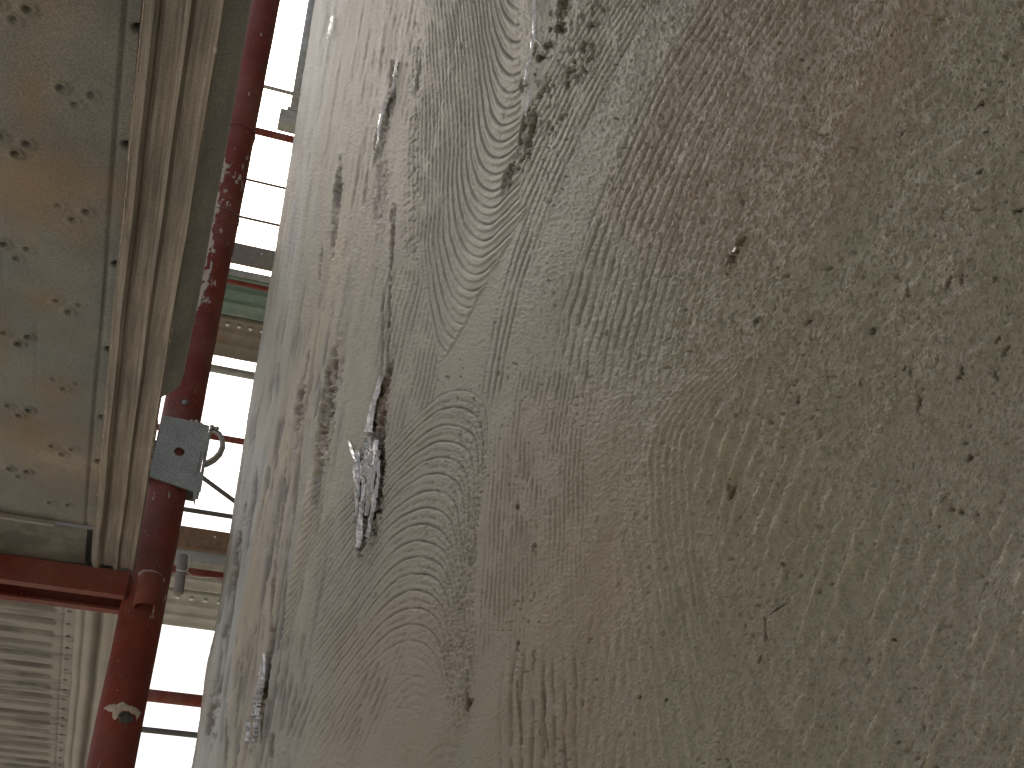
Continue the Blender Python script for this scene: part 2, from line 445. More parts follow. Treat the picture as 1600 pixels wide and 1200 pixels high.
    for i, gdat in enumerate([
        (517, 592, 8, 52, .13, 9), (510, 640, 10, 48, .12, 12), (503, 690, 9, 40, .1, 8), (522, 570, 4, 20, .1, 8),
        (472, 618, 5, 12, .1, 9), (470, 640, 8, 45, .12, 6), (480, 575, 3, 26, .15, 5), (498, 735, 6, 20, .1, 4),
        (578, 760, 22, 92, .10, 7), (600, 610, 6, 60, .2, 6), (563, 835, 8, 34, .05, 9), (592, 700, 8, 70, .1, 9),
        (613, 390, 3, 72, .07, 7), (606, 500, 2.6, 110, .03, 6), (613, 335, 4, 25, .05, 5), (595, 540, 2.2, 80, .03, 5),
        (402, 1105, 8, 62, .18, 7), (415, 1060, 3, 40, .1, 7), (425, 960, 2.4, 120, .05, 6), (440, 800, 1.8, 160, .1, 5),
        (330, 1110, 5, 45, .12, 8), (368, 880, 4, 50, .12, 8), (383, 800, 3, 18, .05, 9), (375, 845, 3, 16, .05, 8),
        (352, 985, 4, 14, .1, 5), (353, 1160, 3, 50, .05, 6), (372, 1090, 2.5, 60, .1, 5), (424, 1166, 4, 20, .1, 7),
        (530, 285, 6, 34, .1, 8), (524, 345, 6, 60, .1, 5), (615, 120, 8, 30, .1, 5), (603, 190, 8, 60, .25, 6),
        (500, 410, 3, 30, .1, 5), (595, 290, 10, 60, .1, 4), (655, 120, 3, 26, .2, 6), (572, 300, 4, 30, .1, 3),
        (878, 12, 6, 16, .2, 16), (886, 6, 4, 16, .2, 12), (872, 46, 5, 7, .2, 14), (861, 46, 4, 5, .2, 9), (860, 22, 3, 6, .1, 10),
        (857, 72, 6, 7, .3, 12), (841, 92, 5, 7, .3, 14), (835, 117, 2.5, 3, 0, 8),
        (914, 73, 6, 9, .2, 8), (922, 42, 4, 9, .3, 6), (888, 118, 3.5, 9, .2, 11), (887, 135, 3, 8, .1, 8),
        (815, 205, 4, 36, .18, 12), (829, 205, 4, 30, .25, 12), 
        (797, 262, 4, 5, .3, 11), (796, 290, 4, 7, .4, 8), (795, 275, 8, 24, .3, 5), 
        (816, 132, 6, 14, .1, 6), (1160, 379, 4.5, 9, .5, 22), (1152, 392, 3.5, 10, .4, 22), (1145, 402, 5, 5, .4, 22), (1144, 415, 2, 14, .4, 6),
        (1145, 770, 4, 18, .4, 7), (1142, 760, 2.5, 12, .2, 7), (1185, 502, 4, 5, .5, 14), (1263, 503, 4, 6, .4, 15), (1362, 517, 3.6, 7, .4, 18),
        (1345, 597, 2.6, 7, .1, 10), (1249, 623, 2.4, 9, .2, 8), (809, 1010, 3, 12, 0, 9), (812, 1120, 2, 60, -.05, 4), (852, 1130, 2, 60, -.1, 4),
        (730, 1090, 2.4, 26, 0, 9), (733, 1100, 5, 10, .4, 6), (835, 855, 5, 9, 0, 6), (809, 792, 3, 5, 0, 6),
        (1435, 632, 3, 11, .3, 8), (1503, 435, 2.4, 10, -.05, 8), (1484, 440, 3.2, 11, .45, 8), (1416, 459, 3, 12, .45, 7), (1555, 437, 2.6, 6, .4, 7),
        (1504, 580, 4, 9, 0, 12), (1498, 590, 5, 4, .3, 9), (1554, 585, 3.5, 10, -.3, 11), (1590, 330, 7, 5, .9, 13), (1531, 162, 2, 10, .9, 9),
        (1532, 164, 1.6, 9, 1.2, 8), (1564, 184, 1.8, 6, 1.1, 8), (1540, 207, 5, 2.4, .8, 9), (1530, 269, 4, 4, .9, 9), (1411, 207, 1.8, 6, .9, 8),
        (1434, 631, 2, 14, 0, 6), (1412, 575, 2.4, 6, .5, 9), (1421, 580, 1.8, 9, -.1, 8), (1195, 985, 2.2, 20, -.05, 10), (1215, 952, 2, 14, 1.4, 7),
        (1225, 882, 2.5, 4, 0, 9), (1187, 1030, 2.2, 6, .4, 9), (1398, 1000, 5, 2.5, .4, 10), (1446, 1140, 2.2, 14, -.2, 10), (1500, 800, 3, 5, .5, 8),
        (1525, 805, 2, 10, 0, 8), (1515, 715, 5, 7, .6, 8), (1000, 1090, 3, 3, .5, 8), (1040, 1094, 3, 3, .5, 8), (1568, 550, 3, 12, .6, 9), (1558, 530, 3, 9, .6, 8)]):
        gouge(*gdat, seed=i)
    for (cx, cy, lu, lv, tilt, dp) in ((905, 95, 26, 34, .35, 7), (925, 25, 20, 22, .3, 6), (868, 190, 14, 30, .4, 7), (842, 165, 16, 42, .28, 8), (820, 235, 11, 34, .25, 8), (850, 80, 14, 14, .3, 8),
                                       (800, 270, 9, 30, .35, 7), (515, 640, 12, 105, .12, 8), (470, 640, 7, 60, .12, 6), (578, 760, 24, 100, .1, 6), (880, 30, 14, 26, .2, 8), (335, 1115, 9, 60, .12, 6), (1148, 395, 12, 24, .5, 6)):
        a_ = (u - cx) + tilt * (v - cy); b_ = v - cy; r2 = (a_ / lu) ** 2 + (b_ / lv) ** 2; bx = r2 < 3
        ch = ss(.57, .66, fbm((u[bx] + .3 * v[bx]) / 4.2, v[bx] / 8.5, 3, int(cx))) * np.exp(-r2[bx] ** 1.5)
        H[bx] -= ch * dp; dk[bx] = np.maximum(dk[bx], ch)
    pk = ss(.86, .95, vn((u + .35 * v) / 7.5, v / 13.0, 301)) * ss(.50, .75, fbm(u / 60, v / 60, 2, 305)) * near
    H -= pk * 5
    pk2 = ss(.84, .95, vn(u / 4.5, v / 6.5, 311)) * ss(.45, .7, fbm(u / 50, v / 70, 2, 315)) * ss(560, 700, u)
    H -= pk2 * 3
    dk = np.maximum(dk, np.maximum(pk, pk2) * .5)
    dk = np.maximum(dk, np.clip((lines_ - 1.2) / 4.5, 0, 1) * .62)  # combed grooves darkened by depth: shade painted into the colour
    return H, dk, e, L_

def pigment(u, v, H, dk, e, ridge):
    base = np.array([.282, .264, .188]); brown = np.array([.288, .242, .170]); grey = np.array([.320, .292, .230])
    blue = np.array([.40, .405, .36]); tan = np.array([.36, .30, .205]); pink = np.array([.300, .272, .205])
    h = np.where(v < 800, .65 * (v - v * v / 1600), 260.0); c = u + h
    nb = fbm((u + .3 * v) / 150, v / 260, 4, 401)
    br = win(c, 1085, 1500, 60) * (1 - ss(700, 1000, u - 0 * v) * ss(300, 450, v) * .8)
    br = np.maximum(br, win(u, 760, 1010, 70) * ss(520, 720, v))
    br = np.maximum(br, win(u, 500, 700, 60) * ss(880, 1000, v) * .8)
    br = np.maximum(br, win(u, 1150, 1420, 60) * (1 - ss(120, 330, v)))
    br = np.clip(br * .9 + (nb - .5) * .9, 0, 1)
    C = base + (brown - base) * br[..., None]
    gr = np.clip(ss(1250, 1560, u) * ss(250, 900, v) + (fbm(u / 90, v / 140, 3, 411) - .55) * 1.6, 0, 1) * (1 - .6 * br)  # grey tone, also raised to make up for weak light on the right
    C = C + (grey - C) * gr[..., None] * .8
    pk = np.clip(win(e, 110, 330, 50) * (1 - ss(350, 520, v)) * .9 + (fbm(u / 60, v / 160, 3, 421) - .6), 0, 1)
    C = C + (pink - C) * pk[..., None] * .8
    st = fbm(e / 22, v / 420, 4, 431); st2 = fbm(e / 9, v / 240, 4, 441)
    fz = 1 - ss(90, 170, e)
    tn = fz * np.clip((st - .38) * 4, 0, 1)
    C = C + (tan - C) * tn[..., None]
    bl = np.clip((1 - ss(18, 62, e + (st - .5) * 50)) + fz * (st2 - .58) * 2.5, 0, 1)
    C = C + (blue - C) * bl[..., None]
    C = C * (1 - .30 * np.clip((st2 - .5) * 3, 0, 1) * fz - .26 * fz * (.2 + .8 * ss(330, 760, v)) * ss(.60, .74, fbm(e / 5.5, v / 75, 3, 109)))[..., None]
    # reddish undercoat showing in the torn patch
    rd = np.exp(-(((u - 597 + .15 * (v - 640)) / 6) ** 2 + ((v - 640) / 55) ** 2) ** 1)
    rd = np.maximum(rd, .6 * np.exp(-(((u - 545 + .2 * (v - 225)) / 3) ** 2 + ((v - 225) / 25) ** 2)))
    C = C + (np.array([.20, .075, .05]) - C) * (rd * .85)[..., None]
    # brownish darkening in chips and pits, plus groove shade painted into the colour
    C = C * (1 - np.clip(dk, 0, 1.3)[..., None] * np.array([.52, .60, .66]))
    C = C * np.clip(1 + .055 * ridge, .72, 1.25)[..., None]  # ridges lighter, grooves darker: relief shading painted into the colour
    C = C * (1 + .10 * (fbm(u / 24, v / 60, 4, 451) - .5))[..., None]
    return np.clip(C, .02, .9)

NC, NR = 1200, 1020
th = np.linspace(radians(60), math.atan2(D, YC - .025), NC)
yf = D / np.tan(th)
ymid = np.array([yf[0] - .02, yf[0] - .06, 0.05, -.2, -.6, -1.2, -2.2])
el = np.tan(np.linspace(math.atan(.225), math.atan(1.52), NR))
ycols = np.concatenate([ymid[::-1], yf])
ncol = len(ycols)
dist = np.sqrt(D * D + ycols ** 2)
zf = el[:, None] * dist[None, :]
lowk = np.linspace(1, 0, 12)[:-1] ** 2       # rows below the detailed band, down to the ground
zl = zf[:1] + (-CZ - zf[:1]) * lowk[:, None] ** .8
hik = np.linspace(0, 1, 8)[1:] ** 1.5
zh = zf[-1:] + (9.5 - zf[-1:]) * hik[:, None]
Z = np.concatenate([zl, zf, zh], 0)
Y = np.broadcast_to(ycols, Z.shape).copy()
Uu, Vv_ = survey(Y, Z)
Uc = np.clip(Uu, -400, 2600); Vc = np.clip(Vv_, -900, 2600)
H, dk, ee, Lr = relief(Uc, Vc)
H -= H.mean()
# the modelled relief runs out gently where the wall goes on above, below and behind the viewer
ri = np.arange(Z.shape[0])[:, None] - len(lowk); ci = np.arange(ncol)[None, :] - len(ymid)
edge_ = ss(0, 45, ri) * (1 - ss(NR - 50, NR - 1, ri)) * ss(0, 45, ci)
H = H * edge_; dk = dk * edge_; Lr = Lr * edge_
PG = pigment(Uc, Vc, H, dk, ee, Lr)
range3 = np.sqrt(D * D + Y ** 2 + Z ** 2)
sth = D / np.sqrt(D * D + Y ** 2)
amp = range3 / 1800 * np.clip(.55 + .45 * sth / .5, .55, 1.0)
amp = amp * 1.15
X = D - np.clip(H * amp, -.045, .035)
P = np.stack([X, Y, Z + CZ], -1)
# rounded corner and return face
arc = []
for aa in np.linspace(0, pi / 2, 9)[1:]:
    arc.append((D + .022 * (1 - cos(aa)), YC - .022 + .022 * sin(aa)))
for xx in (.36, .5, .8, 1.3): arc.append((xx, YC))
ext = np.zeros((P.shape[0], len(arc), 3)); zz = Z[:, -1]
ofs = (X[:, -1] - D)
for i, (xx, yy) in enumerate(arc):
    kk = max(0, 1 - i / 8)
    ext[:, i, 0] = xx + ofs * kk; ext[:, i, 1] = yy + .0 * zz; ext[:, i, 2] = zz + CZ
P = np.concatenate([P, ext], 1)
PG = np.concatenate([PG, np.repeat(PG[:, -1:], len(arc), 1)], 1)
wall = thing('plaster_wall', 'tall sand-coloured wall with swirling wood grain relief filling the right of the picture', 'wall')
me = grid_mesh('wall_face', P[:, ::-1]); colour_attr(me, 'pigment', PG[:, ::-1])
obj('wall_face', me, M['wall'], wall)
obj('wall_core', box(.38, 3.0, -2.1, YC - .06, .0, CZ + 9.45), M['concrete'], wall, smooth=False)

# torn glossy skin on the wall: crinkled strips standing off the plaster
def shred(path, widths, off=.003, mat_='film', seed=0, crink=.003, n=46, m=9):
    r = np.random.default_rng(seed); path = np.array(path, float)
    s = np.r_[0, np.cumsum(np.hypot(*np.diff(path, axis=0).T))]; tt = np.linspace(0, s[-1], n)
    cu = np.interp(tt, s, path[:, 0]); cv = np.interp(tt, s, path[:, 1]); ww = np.interp(tt, s, widths)
    cu = cu + r.normal(0, .5, n)
    Pp = np.zeros((n, m, 3)); ph_ = r.uniform(0, 6)
    wj = .75 + .5 * np.convolve(r.random(n + 4), np.ones(5) / 5, 'valid')
    for i in range(n):
        for j in range(m):
            q_ = (j / (m - 1) - .5) * 2
            w_ = ww[i] * wj[i]
            cr = crink * (sin(j * 2.4 + i * .12 + ph_) * .5 + 1.6 * (vn(np.array([i / 5.0 + j * .7]), np.array([j * 1.9]), seed + 600)[0] - .5) + r.normal(0, .10))
            p = wallpt(cu[i] + q_ * w_ / 2, cv[i] + r.normal(0, .4), max(.0006, off + cr) * (1 - .6 * abs(q_) ** 3))
            Pp[i, j] = p
    return obj('torn_flake', grid_mesh('torn_flake', Pp), M[mat_], wall)
rs = random.Random(21)
for k_ in range(15):
    u0 = 556 + 40 * rs.random(); v0 = 676 + 40 * rs.random() + (u0 - 556) * .2
    u1 = 568 + (u0 - 572) * .62 + rs.uniform(-3, 3); v1 = v0 + rs.uniform(50, 100)
    w0 = rs.uniform(2.2, 5.5)
    shred([(u0, v0), ((u0 + u1) / 2 + rs.uniform(-4, 4), (v0 + v1) / 2), (u1, v1)], [w0 * .5, w0, 1.2], rs.uniform(.003, .008), 'film', seed=700 + k_, crink=.0035, n=26, m=6)
shred([(577, 676), (583, 640), (592, 612), (599, 588)], [10, 8, 6, 2], .004, seed=6, crink=.003)
shred([(570, 780), (566, 805), (564, 832), (562, 856)], [3, 7, 10, 4], .005, seed=4, crink=.004)
shred([(588, 765), (584, 800), (577, 840)], [4, 6, 3], .004, seed=12, crink=.003)
shred([(548, 690), (553, 708), (560, 722)], [1.2, 2, 3], .006, 'film_bright', seed=5, crink=.002, n=16, m=4)
shred([(592, 688), (590, 710), (587, 728)], [3, 6, 4], .006, 'film_bright', seed=17, crink=.002, n=16, m=5)
shred([(416, 1036), (413, 1062), (408, 1085), (402, 1120)], [1, 3, 3.5, 1.5], .012, seed=7, crink=.006)
shred([(412, 1078), (411, 1100), (408, 1130), (405, 1160)], [1.5, 3.5, 2.5, 1], .015, seed=27, crink=.006)
shred([(417, 1022), (417, 1050), (414, 1075)], [.8, 2, 1], .012, 'film_bright', seed=28, crink=.004, n=24, m=4)
shred([(394, 1130), (391, 1158)], [1, 2], .012, seed=8, crink=.005, n=14, m=4)
shred([(840, -8), (838, 20), (837, 45), (836, 60), (834, 78), (829, 100), (826, 118), (823, 134)], [1.2, 1.8, 2.4, 4, 2.4, 1.8, 2.4, 1.2], .004, 'film_bright', seed=9, crink=.0012, n=60, m=4)
shred([(830, 140), (828, 160), (824, 182)], [1, 2, 1], .004, 'film_bright', seed=10, crink=.001, n=20, m=3)
shred([(836, 60), (841, 64), (848, 72)], [2, 2, 1], .004, 'film_bright', seed=15, crink=.0015, n=12, m=3)
shred([(624, 96), (621, 118), (617, 140), (607, 160), (600, 180), (596, 205), (591, 240)], [2.5, 2.5, 2, 3, 3.5, 2, 1], .009, 'film', seed=11, crink=.004, n=60, m=4)
shred([(616, 144), (606, 162), (601, 180), (598, 198)], [.8, 1.3, 1.4, .8], .012, 'film_bright', seed=13, crink=.002, n=26, m=3)
shred([(525, 26), (521, 40), (519, 62)], [1.5, 2, 1.5], .02, 'film_bright', seed=14, crink=.002, n=20, m=3)
shred([(1150, 386), (1147, 394)], [3, 5], .0008, 'film_bright', seed=16, crink=.0006, n=8, m=5)

# ================================================================== near scaffold: red standard and transom
TY, TX, TR = 1.30, -.0095, .0247
frame = thing('red_scaffold_upright', 'red painted scaffold upright spattered with plaster, with its red transom under the near planks', 'scaffold')
zs = np.concatenate([np.linspace(-7, -.2, 20), np.linspace(0, 3.2, 260)[1:], [4.5, 6.5]]); seg = 40
Pt = np.zeros((len(zs), seg, 3))
for i, z in enumerate(zs):
    rr = TR * (1 + .006 * sin(z * 23) + .004 * sin(z * 61)); 
    if z > 1.366: rr = TR * .97
    for k_ in range(seg):
        a_ = 2 * pi * k_ / seg
        r2 = rr + .00018 * sin(5 * a_ + z * 40) 
        Pt[i, k_] = (TX + r2 * cos(a_), TY + r2 * sin(a_), z + CZ)
obj('standard', grid_mesh('standard', Pt, closed=True), M['red'], frame)
# joint where the next upright sits over the spigot
obj('joint_collar', tube_mesh([(TX, TY, CZ + 1.360), (TX, TY, CZ + 1.3665)], TR + .0012, 40), M['red'], frame)
# transom: open channel
tz0, tz1 = .5685, .5985
V = []; F = []
prof = [(1.330, tz1), (1.330, tz0), (1.318, tz0), (1.318, tz0 + .003), (1.327, tz0 + .003), (1.327, tz1 - .003), (1.278, tz1 - .003), (1.278, tz0 + .003), (1.287, tz0 + .003), (1.287, tz0), (1.275, tz0), (1.275, tz1)]
n = len(prof)
for x in (-.76, -.031):
    V += [(x, yy, zz_ + CZ) for yy, zz_ in prof]
F = [(i, (i + 1) % n, n + (i + 1) % n, n + i) for i in range(n)]
me = pym('transom', V, F); obj('transom', me, M['red_plain'], frame, smooth=False)
# stub socket welded on the front of the upright
def stub():
    cx, cy = -.0065, TY - TR - .0065
    V, F = [], []; sg = 24
    for (r_, z) in ((.0125, .5935), (.0140, .590), (.0140, .5545), (.0118, .5545), (.0118, .585)):
        for k_ in range(sg):
            a_ = 2 * pi * k_ / sg; V.append((cx + r_ * cos(a_), cy + r_ * sin(a_), z + CZ))
    for i in range(4):
        for k_ in range(sg):
            F.append((i * sg + k_, i * sg + (k_ + 1) % sg, (i + 1) * sg + (k_ + 1) % sg, (i + 1) * sg + k_))
    F.append(tuple(range(sg))); F.append(tuple(4 * sg + k_ for k_ in range(sg)))
    return pym('stub', V, F)
obj('stub_socket', stub(), M['red'], frame)
# rivet above the bracket
rz = CZ + .8400
obj('rivet', tube_mesh([(-.0093, TY - TR - .0005 + .003, rz), (-.0093, TY - TR - .0022, rz - .0006)], [.0034, .0030], 16), M['galv_slot'], frame)
obj('rivet_rim', tube_mesh([(-.0093 + .0043 * cos(a_), TY - TR - .0004, rz + .0043 * sin(a_)) for a_ in np.linspace(0, 2 * pi, 20, endpoint=False)], .0010, 8, close=True), M['dark_steel'], frame)
# plaster crusts on the upright
def crust(outline, th_=.0016, seed=0, name='plaster_crust', R=TR):
    """outline in (x, z) seen from the front of the tube, wrapped onto it"""
    r = random.Random(seed); n_ = 34; rows = 5
    x0, x1 = min(p[0] for p in outline), max(p[0] for p in outline); V, F = [], []
    for i in range(n_):
        x = x0 + (x1 - x0) * (.01 + .98 * i / (n_ - 1)); zz_ = []
        for k_ in range(len(outline)):
            a_, b_ = outline[k_], outline[(k_ + 1) % len(outline)]
            if (a_[0] - x) * (b_[0] - x) < 0: zz_.append(a_[1] + (b_[1] - a_[1]) * (x - a_[0]) / (b_[0] - a_[0]))
        lo, hi = (min(zz_), max(zz_)) if zz_ else (V[-1][2] - CZ, V[-1][2] - CZ)
        lo += r.uniform(-1, 1) * .0008; hi += r.uniform(-1, 1) * .0005
        for q_ in range(rows):
            d = .0002 if q_ in (0, rows - 1) else th_ * r.uniform(.5, 1.2)
            if i in (0, n_ - 1): d = .0002
            dx = max(-.995, min(.995, (x - TX) / (R + .0008))); an = math.asin(dx)
            V.append((TX + (R + d) * sin(an), TY - (R + d) * cos(an), lo + (hi - lo) * q_ / (rows - 1) + CZ))
    for i in range(n_ - 1):
        for q_ in range(rows - 1):
            a_ = i * rows + q_; F.append((a_, a_ + rows, a_ + rows + 1, a_ + 1))
    me_ = pym(name, V, F)
    return obj(name, me_, M['crust'], frame)
crust([(-.029, .441), (-.024, .4445), (-.016, .444), (-.010, .448), (-.004, .4445), (.006, .444), (.012, .441), (.010, .437), (.008, .432), (.006, .437), (.001, .437), (-.003, .4385), (-.010, .4365), (-.012, .430), (-.015, .427), (-.018, .430), (-.018, .436), (-.024, .4375)], seed=1)
crust([(-.026, 1.262), (-.015, 1.268), (-.008, 1.280), (-.012, 1.270), (-.020, 1.258), (-.028, 1.25), (-.031, 1.256)], seed=2)
crust([(-.034, 1.02), (-.028, 1.04), (-.018, 1.035), (-.012, 1.02), (-.018, 1.012), (-.014, 1.0), (-.020, .992), (-.025, .995), (-.027, .975), (-.030, .985), (-.034, .975)], seed=3)
crust([(-.034, 1.06), (-.030, 1.075), (-.020, 1.068), (-.016, 1.058), (-.022, 1.05), (-.030, 1.045)], seed=4)
crust([(-.030, 1.17), (-.024, 1.178), (-.019, 1.171), (-.026, 1.160)], seed=5)
crust([(-.022, .600), (-.018, .6035), (-.006, .6045), (.004, .602), (.009, .597), (.008, .593), (.004, .599), (-.006, .601), (-.017, .600), (-.021, .594)], seed=6, th_=.002)
crust([(-.012, .432), (-.010, .436), (-.002, .437), (.003, .434), (.003, .427), (-.002, .4245), (-.010, .425)], seed=8, th_=.0034).data.materials[0] = M['dark_steel']
# galvanised bracket clamped on the upright
br = thing('guardrail_bracket', 'grey galvanised bracket plate with a round hole and bent loop, clamped round the red upright', 'bracket', loc=(TX, TY, CZ + .765))
def bpart(name, me, mt, smooth=False):
    me.transform(Matrix.Translation((-TX, -TY, -(CZ + .765)))); return obj(name, me, mt, br, smooth=smooth)
# face plate with a real hole
def plate():
    y0 = TY - TR - .0035; cx, cz = -.0035, .765; R_ = .0063
    outer = [(-.0310, .8130), (-.012, .8128), (.008, .8120), (.0265, .8100), (.0270, .795), (.0262, .76), (.0235, .735), (.0215, .7135), (.0, .7175), (-.015, .7205), (-.0335, .7245), (-.0330, .75), (-.0325, .77), (-.0315, .79)]
    sg = 28
    def on_outer(a_):
        best = None; d = Vector((cos(a_), sin(a_)))
        for i in range(len(outer)):
            p = Vector(outer[i]) - Vector((cx, cz)); q_ = Vector(outer[(i + 1) % len(outer)]) - Vector((cx, cz)); e_ = q_ - p
            den = d.x * e_.y - d.y * e_.x
            if abs(den) < 1e-12: continue
            tt = (p.x * e_.y - p.y * e_.x) / den; uu = (p.x * d.y - p.y * d.x) / den
            if tt > 0 and -1e-6 <= uu <= 1 + 1e-6 and (best is None or tt < best): best = tt
        return cx + d.x * best, cz + d.y * best
    V, F = [], []
    ang = sorted([2 * pi * k_ / sg for k_ in range(sg)] + [math.atan2(p[1] - cz, p[0] - cx) % (2 * pi) for p in (outer[0], outer[3], outer[7], outer[10])])
    n_ = len(ang)
    for yy in (y0, y0 + .003):
        for a_ in ang: V.append((cx + R_ * cos(a_), yy, cz + R_ * sin(a_) + CZ))
        for a_ in ang:
            ox, oz = on_outer(a_); V.append((ox, yy + .0, oz + CZ))
    for i in range(n_):
        j = (i + 1) % n_
        F += [(i, j, n_ + j, n_ + i), (2 * n_ + j, 2 * n_ + i, 3 * n_ + i, 3 * n_ + j), (n_ + i, n_ + j, 3 * n_ + j, 3 * n_ + i), (j, i, 2 * n_ + i, 2 * n_ + j)]
    me_ = pym('plate', V, F); return me_
bpart('face_plate', plate(), M['galv_clean'])
y0 = TY - TR - .0035
bpart('side_plate', box(.0272, .0300, y0 + .001, TY + .022, CZ + .7300, CZ + .8080, .0008), M['galv_clean'])
bpart('back_plate', box(-.036, .0268, TY + TR + .001, TY + TR + .004, CZ + .73, CZ + .806, .0008), M['galv_clean'])
bpart('side_plate', box(-.0385, -.0355, y0 + .004, TY + .022, CZ + .7260, CZ + .8080, .0008), M['galv_clean'])
# bent loop at the right
lp = [(.028, y0 + .008, .806), (.033, y0 + .006, .8075), (.040, y0 + .006, .804), (.0455, y0 + .006, .796), (.0475, y0 + .006, .785), (.0455, y0 + .006, .774), (.0400, y0 + .006, .764), (.033, y0 + .006, .757), (.027, y0 + .008, .754)]
bpart('loop', tube_mesh([(a_, b_, c_ + CZ) for a_, b_, c_ in lp], [.0030, .0034, .0036, .0032, .0032, .0032, .003, .0028, .0025], 10), M['galv_clean'], True)
bpart('loop_rib', tube_mesh([(a_ * .82 + .006, b_ - .004, c_ * .85 + .117 + CZ) for a_, b_, c_ in lp], .0018, 8), M['crust'], True)
# hanging wedge with pointed tip
Vw = [(.0180, .742), (.0300, .740), (.0305, .716), (.0265, .712), (.0262, .694), (.0235, .704), (.0215, .714), (.0200, .716)]
V = [(x, y0 - .001, z + CZ) for x, z in Vw] + [(x, y0 + .004, z + CZ) for x, z in Vw]; n = len(Vw)
F = [tuple(range(n)), tuple(range(2 * n - 1, n - 1, -1))] + [(i, n + i, n + (i + 1) % n, (i + 1) % n) for i in range(n)]
bpart('wedge', pym('wedge', V, F), M['galv_clean'])
bpart('pressed_rib', tube_mesh([(.0215, y0 - .0005, CZ + .770), (.0205, y0 - .0005, CZ + .735)], .0013, 8), M['galv_clean'], True)
for k_, (x, z, r_) in enumerate([(.004, .8125, .0022), (.010, .813, .0026), (.016, .811, .0022), (.030, .809, .0030), (.036, .8085, .0028), (-.029, .809, .002)]):
    bm = bmesh.new(); bmesh.ops.create_icosphere(bm, subdivisions=2, radius=r_)
    for v_ in bm.verts: v_.co = v_.co * random.uniform(.7, 1.25)
    bmesh.ops.translate(bm, verts=bm.verts, vec=(x, y0 + .001, z + CZ)); me_ = bpy.data.meshes.new('crumb'); bm.to_mesh(me_); bm.free()
    bpart('plaster_crumb', me_, M['crust'] if k_ < 3 else M['galv_clean'], True)
# thin wire twisted round the upright, sticking out as a small loop
wl = thing('wire_loop', 'thin wire loop sticking out of the red upright just above the grey beam', 'wire', loc=(TX + TR, TY, CZ + 1.172))
obj('loop', tube_mesh([(-.002, 0, .010), (.003, 0, .011), (.0075, -.001, .006), (.0085, -.001, .000), (.0055, -.001, -.006), (.0, 0, -.008)], .0006, 6), M['wire'], wl)
obj('twist', tube_mesh([( -TR + (TR + .0008) * cos(a_), (TR + .0008) * sin(a_), .010 + .002 * a_ / 6) for a_ in np.linspace(0, 2 * pi, 40)], .0006, 6), M['wire'], wl)

# ================================================================== near planks, seen from below
GP = 'steel scaffold planks overhead'
def sheet(x0, x1, y0, y1, step_, hfun, cfun, z=.6):
    xs = np.arange(x0, x1 + 1e-9, step_); ys = np.arange(y0, y1 + 1e-9, step_)
    Yg, Xg = np.meshgrid(ys, xs, indexing='ij')
    Zg = z + hfun(Xg, Yg)
    me_ = grid_mesh('sheet', np.stack([Xg, Yg, Zg + CZ], -1)); colour_attr(me_, 'tint', cfun(Xg, Yg)); return me_
p1 = thing('scaffold_plank', 'rust-stained steel plank with clusters of three dimples, overhead at the upper left', 'plank', GP)
dim = []
rj = random.Random(3)
for k_ in range(9):
    yy = .515 + (k_ - 2) * .1145
    for (dx, dy) in ((-.0095, -.004), (.0095, -.004), (0, .008)):
        dim.append((-.150 + dx * .9 + rj.uniform(-.0014, .0014), yy + dy + rj.uniform(-.0014, .0014), rj.uniform(.5, 1.1)))
        dim.append((-.232 + dx, yy + dy, 1)); 
    yy += .057
    for (dx, dy) in ((-.0095, -.004), (.0095, -.004), (0, .008)):
        dim.append((-.110 + dx + rj.uniform(-.001, .001), yy + dy, rj.uniform(.2, .75))); dim.append((-.191 + dx, yy + dy, .8))
holes = [(-.0755, y_) for y_ in (.392, .504, .606, .736, .851, .960, 1.041)]
def h1(X_, Y_):
    h_ = .0012 * (fbm(X_ * 12, Y_ * 6, 3, 501) - .5) + .0003 * (fbm(X_ * 90, Y_ * 90, 2, 505) - .5)
    for x, y, a_ in dim:
        if not (-.3 < x < -.08): continue
        d2 = ((X_ - x) ** 2 + (Y_ - y) ** 2) / .0039 ** 2
        h_ = h_ - a_ * (.0016 * np.exp(-((np.sqrt(d2) - 1.05) / .45) ** 2)) + a_ * .0055 * np.exp(-d2 / .22)
    for x, y in holes:
        d2 = ((X_ - x) ** 2 + (Y_ - y) ** 2) / .0030 ** 2; h_ = h_ + .009 * np.exp(-d2 ** 2)
    h_ = h_ + .0018 * np.exp(-((X_ + .0835 + .0008 * np.sin(Y_ * 14)) / .0009) ** 2)      # folded seam
    h_ = h_ + .0006 * np.exp(-((X_ + .162 - .002 * (Y_ > .74) ) / .0007) ** 2) * ((Y_ < .60) | ((Y_ > .68) & (Y_ < .79)))
    h_ = h_ + .0006 * np.exp(-((X_ + .134) / .0007) ** 2) * ((Y_ > .83) & (Y_ < .93))
    return h_
